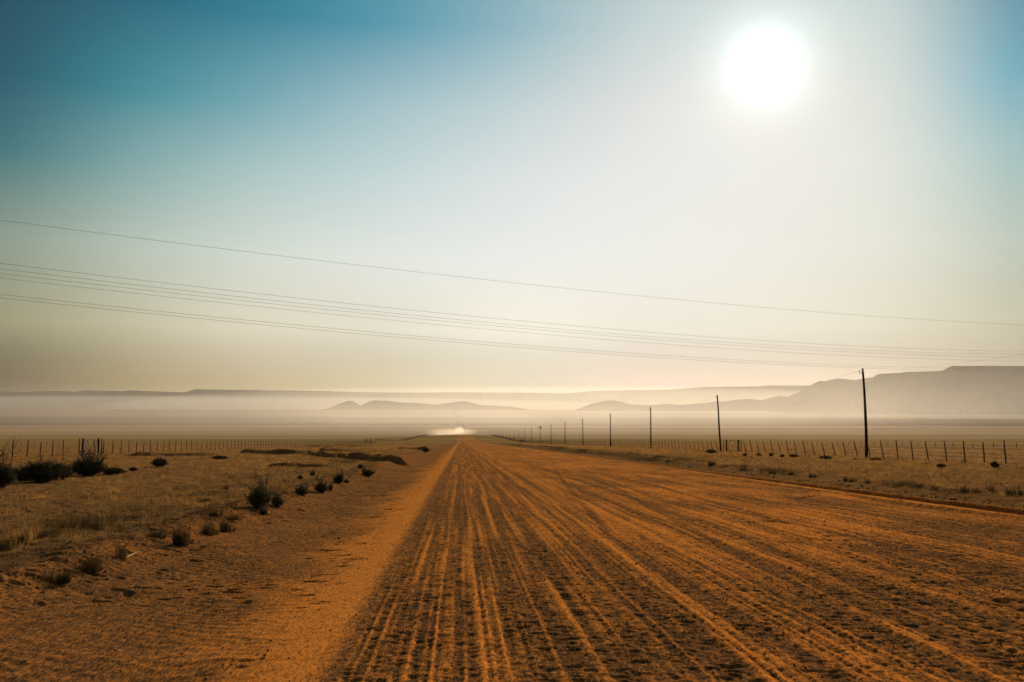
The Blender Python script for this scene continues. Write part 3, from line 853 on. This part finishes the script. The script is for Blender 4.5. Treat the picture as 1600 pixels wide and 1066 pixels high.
# prototypes are used for the first plant of their kind and copied afterwards
P_SH = {}
def place(kind, px, py, wpx, hpx, label, group=None, cat=None, dY=0):
    g = ground_at(px, py)
    dist = (g - CAM).dot(ROT @ Vector((0, 0, -1)))
    wm, hm = wpx / F * dist, hpx / F * dist
    if kind not in P_SH:
        if kind == 'dense': o = make_shrub(11, 1, 1, 110, 15000, .035, M_leaf, M_twig, stem_r=.010)
        elif kind == 'dense2': o = make_shrub(12, 1, 1, 120, 13000, .04, M_leaf, M_redtwig, stem_r=.012, wild=.1)
        elif kind == 'open': o = make_shrub(13, 1, 1, 90, 5200, .045, M_leaf2, M_twig, stem_r=.016, wild=.12)
        elif kind == 'open2': o = make_shrub(14, 1, 1, 80, 4200, .05, M_leaf2, M_twig, stem_r=.016, wild=.15)
        elif kind == 'tuss': o = make_tussock(21, M_tuss, 1, 1, 420)
        elif kind == 'tuss2': o = make_tussock(22, M_tuss, 1, 1, 330)
        elif kind == 'tuss3': o = make_tussock(23, M_tuss, 1, 1, 500)
        P_SH[kind] = [o, False]
        if kind.startswith('tuss'):
            co = np.empty(len(o.data.vertices) * 3, np.float32)
            o.data.vertices.foreach_get('co', co); co = co.reshape(-1, 6, 3)
            ctr = (co[:, 0::1].mean(1, keepdims=True))
            # unit tussock: widen the blades so they stay visible once scaled
            mid_ = np.stack([(co[:, 0] + co[:, 1]) / 2] * 2 + [(co[:, 2] + co[:, 3]) / 2] * 2 + [(co[:, 4] + co[:, 5]) / 2] * 2, 1)
            co = mid_ + (co - mid_) * 2.8
            o.data.vertices.foreach_set('co', co.ravel())
    o, used = P_SH[kind]
    if used: o = copy_tree(o)
    else: P_SH[kind][1] = True
    o.location = g + Vector((0, 0, -.01)); o.rotation_euler = (0, 0, (px * 1.7) % 6.28)
    o.scale = (wm / 2, wm / 2, hm)
    tag(o, label, cat or ('tussock' if kind.startswith('tuss') else 'bush'), group)
    return o

GB = 'big dark bushes in front of the left fence'
place('dense2', 0, 764, 58, 46, 'russet-tinged dark bush cut off by the left edge of the picture', GB)
place('dense', 38, 752, 62, 27, 'low dark bush between the russet bush and the big round one', GB)
place('dense', 66, 754, 88, 40, 'biggest round black-green bush in front of the left fence', GB)
place('dense2', 96, 750, 44, 28, 'russet right-hand flank bush joined to the biggest round bush', GB)
place('dense', 136, 745, 76, 34, 'dark bush below the left gate with pale dead sticks above it', GB)
place('dense', 178, 742, 50, 14, 'low dark bush trailing right from the bush below the gate', GB)
# dead sticks standing in that bush, and the bare branch at the edge
def sticks(px, py, hpx, n, label, cat, spread, lean=0, seed=3):
    g = ground_at(px, py); dist = (g - CAM).length; r2 = random.Random(seed)
    mb = MB(); h = hpx / F * dist
    for k in range(n):
        a = r2.uniform(-spread, spread) + lean
        L = h * r2.uniform(.6, 1)
        p0 = Vector((r2.uniform(-.3, .3), r2.uniform(-.2, .2), -.05)); p1 = p0 + Vector((math.sin(a) * L * .5, r2.uniform(-.2, .2), L * .5)); p2 = p0 + Vector((math.sin(a) * L * 1.0 + r2.uniform(-.1, .1), r2.uniform(-.3, .3), L))
        mb.tube([p0, p1, p2], [.018, .013, .006], 5)
        for q in range(3):
            s0 = p1.lerp(p2, r2.uniform(0, .7)); mb.tube([s0, s0 + Vector((r2.uniform(-.35, .35), r2.uniform(-.2, .2), r2.uniform(.1, .45)))], [.012, .004], 4)
    o = mb.build('dead_branches', simple_mat('grey_stick', (.07, .055, .045), (.16, .12, .09), 9))
    o.location = g; tag(o, label, cat)
sticks(142, 742, 40, 30, 'bundle of bare grey sticks rising from the bush below the left gate', 'branches', .55)
sticks(-4, 760, 72, 3, 'forked bare branch slanting up at the left edge of the picture', 'branch', .1, .35, 8)
place('dense', 249, 730, 33, 17, 'lone round dark bush in the open grass right of the left gate')
place('dense', 208, 737, 17, 9, 'little dark bush just left of the lone round bush')
place('dense', 343, 718, 34, 7, 'flat dark bush far left in front of the fence, before the first drain bank')
place('open', 404, 797, 50, 48, 'tallest grey-green bush beside the left bank of the road')
place('open2', 433, 793, 30, 24, 'short bushy neighbour on the right side of the tallest roadside bush')
place('open', 412, 806, 20, 16, 'small bush right in front of the tallest roadside bush')
place('open2', 471, 775, 30, 18, 'wispy bush second along the left bank after the tallest one')
place('open', 502, 771, 30, 23, 'leafy bush third along the left bank after the tallest one')
place('open2', 516, 767, 13, 12, 'small round bush touching the leafy third bush')
place('open', 529, 757, 22, 22, 'upright dark bush fourth along the left bank')
place('open2', 541, 756, 12, 8, 'small low bush at the foot of the upright fourth bush')
place('open', 575, 744, 28, 14, 'pale olive bush near the white stick below the drain bank')
place('dense', 563, 733, 12, 9, 'small dark bush just under the drain bank')
place('dense', 469, 750, 12, 9, 'tiny dark bush in the grass above the wispy bush')
place('open', 488, 744, 12, 10, 'tiny grey bush in the grass above the leafy bush')
place('dense', 665, 707, 14, 9, 'round dark bush close to the road near the horizon, on the left')
GT = 'dark tussocks on the left verge'
T_ = [('tuss3', 94, 910, 52, 28, 'nearest large dark tussock at the lower left edge of the verge'), ('tuss', 145, 892, 52, 32, 'widest dark tussock, just behind the nearest large one'),
      ('tuss2', 191, 876, 30, 27, 'smaller upright tussock right of the widest one, by the straw stalk'), ('tuss', 246, 840, 34, 20, 'dark tussock standing alone with a flat shadow to its left'),
      ('tuss3', 281, 852, 40, 42, 'tall grey-green tussock at the bank edge, tallest of the row'), ('tuss2', 322, 835, 38, 24, 'left half of the double tussock right of the tall one'),
      ('tuss', 350, 830, 30, 24, 'right half of the double tussock right of the tall one'), ('tuss2', 67, 840, 38, 17, 'flat tussock in the far left grass with a dark base'),
      ('tuss', 107, 829, 34, 20, 'olive tussock left of the rusty one'), ('tuss3', 140, 828, 46, 24, 'broad rusty-topped tussock in the left grass'),
      ('tuss2', 31, 849, 24, 24, 'pointed dark tussock near the left picture edge'), ('tuss', 4, 862, 26, 30, 'tussock cut by the left picture edge'),
      ('tuss2', 330, 806, 34, 14, 'low dark tussock left of the tallest roadside bush'), ('tuss', 362, 812, 30, 12, 'low tussock in the shadow of the tallest roadside bush'),
      ('tuss2', 353, 765, 12, 9, 'tiny tussock left of the tall bush top'), ('tuss', 320, 785, 24, 10, 'thin brown tussock in mid left grass')]
for t in T_: place(*t, group=GT)
GR = 'low bushes along the foot of the right fence'
for t in [('dense', 1111, 709, 24, 8, 'low grey-green bush at the foot of the leaning second pole'), ('dense', 815, 691, 10, 5, 'small flat bush far down the row at the foot of a pole'),
          ('dense', 1164, 713, 10, 6, 'small purple-dark bush right of the small right gate'), ('dense', 1186, 714, 11, 7, 'second small bush right of the small right gate'),
          ('dense', 1205, 714, 9, 8, 'pointed small bush third right of the small right gate'), ('dense', 1222, 715, 10, 6, 'fourth small bush right of the small right gate'),
          ('dense', 1241, 715, 20, 6, 'flat dark bush fifth right of the small right gate'), ('dense', 1290, 718, 27, 7, 'wide flat bush left of the tallest pole'),
          ('dense', 1336, 719, 10, 4, 'tiny bush just left of the tallest pole foot'), ('dense', 1368, 720, 24, 6, 'wide flat bush right at the tallest pole foot'),
          ('dense', 1471, 731, 20, 8, 'flat dark bush under the right fence, right of the tallest pole'), ('dense', 1555, 731, 17, 12, 'round bush under the right fence near the picture edge')]:
    place(*t, group=GR)
GV = 'grey-green tussocks on the right verge'
for t in [('tuss3', 1507, 770, 17, 13, 'first of the two round tussocks beside each other on the right verge'), ('tuss', 1524, 771, 15, 11, 'second of the two round tussocks side by side on the right verge'),
          ('tuss3', 1584, 775, 40, 17, 'largest grey-green tussock at the right picture edge'), ('tuss2', 1548, 770, 18, 14, 'pale tussock between the round pair and the largest one'),
          ('tuss', 1436, 763, 16, 9, 'tussock on the right verge under the flat fence bush'), ('tuss2', 1460, 767, 12, 8, 'small tussock between the flat bush and the round pair'),
          ('tuss', 1321, 752, 10, 9, 'left of two small verge tussocks below the tallest pole'), ('tuss2', 1333, 753, 14, 8, 'right of two small verge tussocks below the tallest pole'),
          ('tuss', 1356, 755, 12, 8, 'verge tussock just right of the small pair below the pole'), ('tuss3', 1270, 746, 18, 7, 'verge tussock left of the pair, with dry grass behind'),
          ('tuss', 1236, 742, 14, 7, 'verge tussock below the wide flat fence bush'), ('tuss2', 1207, 740, 12, 7, 'dusty verge tussock below the fourth gate bush'),
          ('tuss3', 1112, 727, 20, 9, 'clump of verge grass straight below the leaning pole'), ('tuss', 1162, 736, 14, 7, 'verge tussock below the purple-dark bush'),
          ('tuss2', 1045, 722, 9, 5, 'small dark verge tussock right of the third pole'), ('dense', 1487, 787, 14, 10, 'dark lump of scrub right beside the sand ridge of the road')]:
    place(*t, group=GV)

# ------------------------------------------------------------------ stuff: dry grass, verge growth, stones
def scatter_grass(name, n, xr, yr, wfn, Hm, seed, mat, nb=7, blade_w=.0028, clump=.06):
    rnd = np.random.default_rng(seed)
    u = rnd.uniform(0, 1, n * 3)
    y = yr[0] * (yr[1] / yr[0]) ** u
    x = rnd.uniform(xr[0], xr[1], n * 3)
    ang = np.degrees(np.arctan2(x, y))
    keep = (ang > -29) & (ang < 34) & (rnd.uniform(0, 1, n * 3) < wfn(x, y))
    x, y = x[keep][:n], y[keep][:n]
    n = len(x)
    z = hbase(x, y) + banks(x, y)
    far = np.maximum(1, y / 22.0)
    sc_ = 1 + .35 * (far - 1) ** .5
    X_ = np.repeat(x, nb); Y_ = np.repeat(y, nb); Z_ = np.repeat(z, nb); S_ = np.repeat(sc_, nb); W_ = np.repeat(far ** .8, nb)
    N = n * nb
    a = rnd.uniform(0, 6.283, N); cr = clump * S_ * np.sqrt(rnd.uniform(0, 1, N))
    bx, by = X_ + cr * np.cos(a), Y_ + cr * np.sin(a)
    h = Hm * rnd.uniform(.3, 1, N) * np.repeat(rnd.uniform(.4, 1.2, n) * (.45 + 1.5 * np.clip(fbm(x / .9, y / 1.5, seed + 400, 3) + .25, 0, 1)), nb)
    lean = h * rnd.uniform(.1, .7, N); la = a + rnd.normal(0, .6, N)
    w = blade_w * W_ * rnd.uniform(.6, 1.3, N); wa = rnd.uniform(0, 3.14, N)
    tx, ty = bx + lean * np.cos(la), by + lean * np.sin(la)
    V = np.stack([np.stack([bx - w * np.cos(wa), by - w * np.sin(wa), Z_ - .02], 1), np.stack([bx + w * np.cos(wa), by + w * np.sin(wa), Z_ - .02], 1), np.stack([tx, ty, Z_ + h], 1)], 1).reshape(-1, 3)
    o = mesh_obj(name, V, np.arange(3 * N).reshape(-1, 3), mat)
    tag(o, kind='stuff')
    return o

def w_left(x, y):
    edge = sstep(-5.2, -6.2, x + .4 * vnoise(y / 1.5, y * 0, 98))
    cl = sstep(-.08, .28, fbm(x / 1.2, y / 1.8, 300, 3) + .22 * sstep(12, 40, y))
    gul = 1 - .8 * gau(banks(x, y), .0, .02) * 0
    return edge * (.12 + .88 * cl) * gul
def w_right(x, y):
    edge = sstep(14.6, 15.6, x + .4 * vnoise(y / 3, y * 0, 301))
    return edge * (.15 + .85 * sstep(-.3, .3, fbm(x / 1.5, y / 2.5, 302, 3)))
scatter_grass('dry_grass', 38000, (-75, -5), (8.5, 260), w_left, .18, 5, M_grass)
scatter_grass('dry_grass', 34000, (14, 90), (26, 300), w_right, .20, 6, M_grass)
# darker rank growth along the drain on the right and along the left bank
def w_vr(x, y): return gau(x, 15.1 + .4 * vnoise(y / 6, y * 0, 303), .55) * sstep(-.3, .25, vnoise(x / 1.2, y / 2.6, 304)) * sstep(400, 250, y)
scatter_grass('verge_grass', 5200, (13.2, 17.5), (28, 380), w_vr, .22, 7, M_tuss, 9, .004, .10)
def w_scrub(x, y):
    side = np.where(x < 0, sstep(-5.1, -5.9, x), sstep(14.8, 15.8, x))
    return side * sstep(.12, .42, fbm(x / 1.1, y / 1.6, 315, 3)) * .8
M_scrub = simple_mat('brown_scrub', (.020, .014, .008), (.12, .062, .022), 2, .95, .2)
scatter_grass('scrub', 15000, (-70, 90), (9, 220), w_scrub, .16, 12, M_scrub, 12, .0045, .11)
def w_vl(x, y): return gau(x, -5.9 - .03 * y + .4 * vnoise(y / 3, y * 0, 305), 1.5) * sstep(-.1, .4, vnoise(x / .9, y / 1.6, 306))
scatter_grass('verge_grass', 6500, (-14, -4.6), (8, 110), w_vl, .17, 9, M_tuss, 11, .003, .10)

def stones(name, n, seed, wfn, xr, yr, smin, smax, mat):
    rnd = np.random.default_rng(seed)
    y = yr[0] * (yr[1] / yr[0]) ** rnd.uniform(0, 1, n * 4); x = rnd.uniform(xr[0], xr[1], n * 4)
    ang = np.degrees(np.arctan2(x, y))
    k = (rnd.uniform(0, 1, n * 4) < wfn(x, y)) & (ang > -29) & (ang < 34)
    x, y = x[k][:n], y[k][:n]; n = len(x)
    z = hbase(x, y) + banks(x, y) + surface(x, y)[0]
    s = smin + (smax - smin) * rnd.uniform(0, 1, n) ** 4
    s = s * (1 + y / 60)
    oct_ = np.array([(1, 0, 0), (0, 1, 0), (-1, 0, 0), (0, -1, 0), (0, 0, .75), (0, 0, -.6)], float)
    V = oct_[None] * rnd.uniform(.6, 1.2, (n, 6, 1)) * s[:, None, None]
    a = rnd.uniform(0, 6.28, n); ca, sa = np.cos(a)[:, None], np.sin(a)[:, None]
    V = np.stack([V[:, :, 0] * ca - V[:, :, 1] * sa, V[:, :, 0] * sa + V[:, :, 1] * ca, V[:, :, 2]], -1)
    V += np.stack([x, y, z + s * .25], -1)[:, None, :]
    f = np.array([(0, 1, 4), (1, 2, 4), (2, 3, 4), (3, 0, 4), (1, 0, 5), (2, 1, 5), (3, 2, 5), (0, 3, 5)])
    q = (np.arange(n)[:, None, None] * 6 + f[None]).reshape(-1, 3)
    tag(mesh_obj(name, V.reshape(-1, 3), q, mat), kind='stuff')
M_clod = simple_mat('earth_clod', (.10, .05, .022), (.34, .16, .05), 2, .95)
stones('gravel', 16000, 31, lambda x, y: .25 + .75 * sstep(0, .5, vnoise(x / .8, y / 1.5, 310)), (-4.6, 12), (5.5, 60), .003, .016, M_clod)
stones('gravel', 9000, 32, lambda x, y: gau(x, -5.0, .6) * sstep(-.4, .3, vnoise(x / .5, y / .8, 311)) + .10 * (x < -5), (-16, -4), (7, 60), .006, .034, M_clod)
stones('gravel', 5000, 33, lambda x, y: gau(x, 13.4, .7) + .15 * (x > 13), (12.4, 24), (20, 90), .008, .035, M_clod)
stones('gravel', 160, 34, lambda x, y: 1.0 + 0 * x, (-8, 12), (6, 25), .003, .006, simple_mat('quartz_chip', (.6, .5, .4), (.8, .7, .6), 9, .4, spec=.5))

# straw stalks lying on the bank
def stalk(px0, py0, px1, py1, label):
    a_, b_ = ground_at(px0, py0), ground_at(px1, py1)
    root_mid = a_.lerp(b_, .5) + Vector((0, 0, .06))
    mb = MB(); mb.tube([a_ + Vector((0, 0, .02)), root_mid, b_ + Vector((0, 0, .04))], .006, 5)
    tag(mb.build('dry_stalk', simple_mat('pale_stalk', (.34, .22, .10), (.46, .31, .15), 5, .9)), label, 'stalk')
stalk(198, 873, 232, 866, 'pale dry stalk lying beside the small upright tussock')
stalk(205, 920, 223, 917, 'short pale stalk lying on the sand below the dark tussocks')
stalk(568, 731, 574, 735, 'bright white stick poking up by the drain bank')
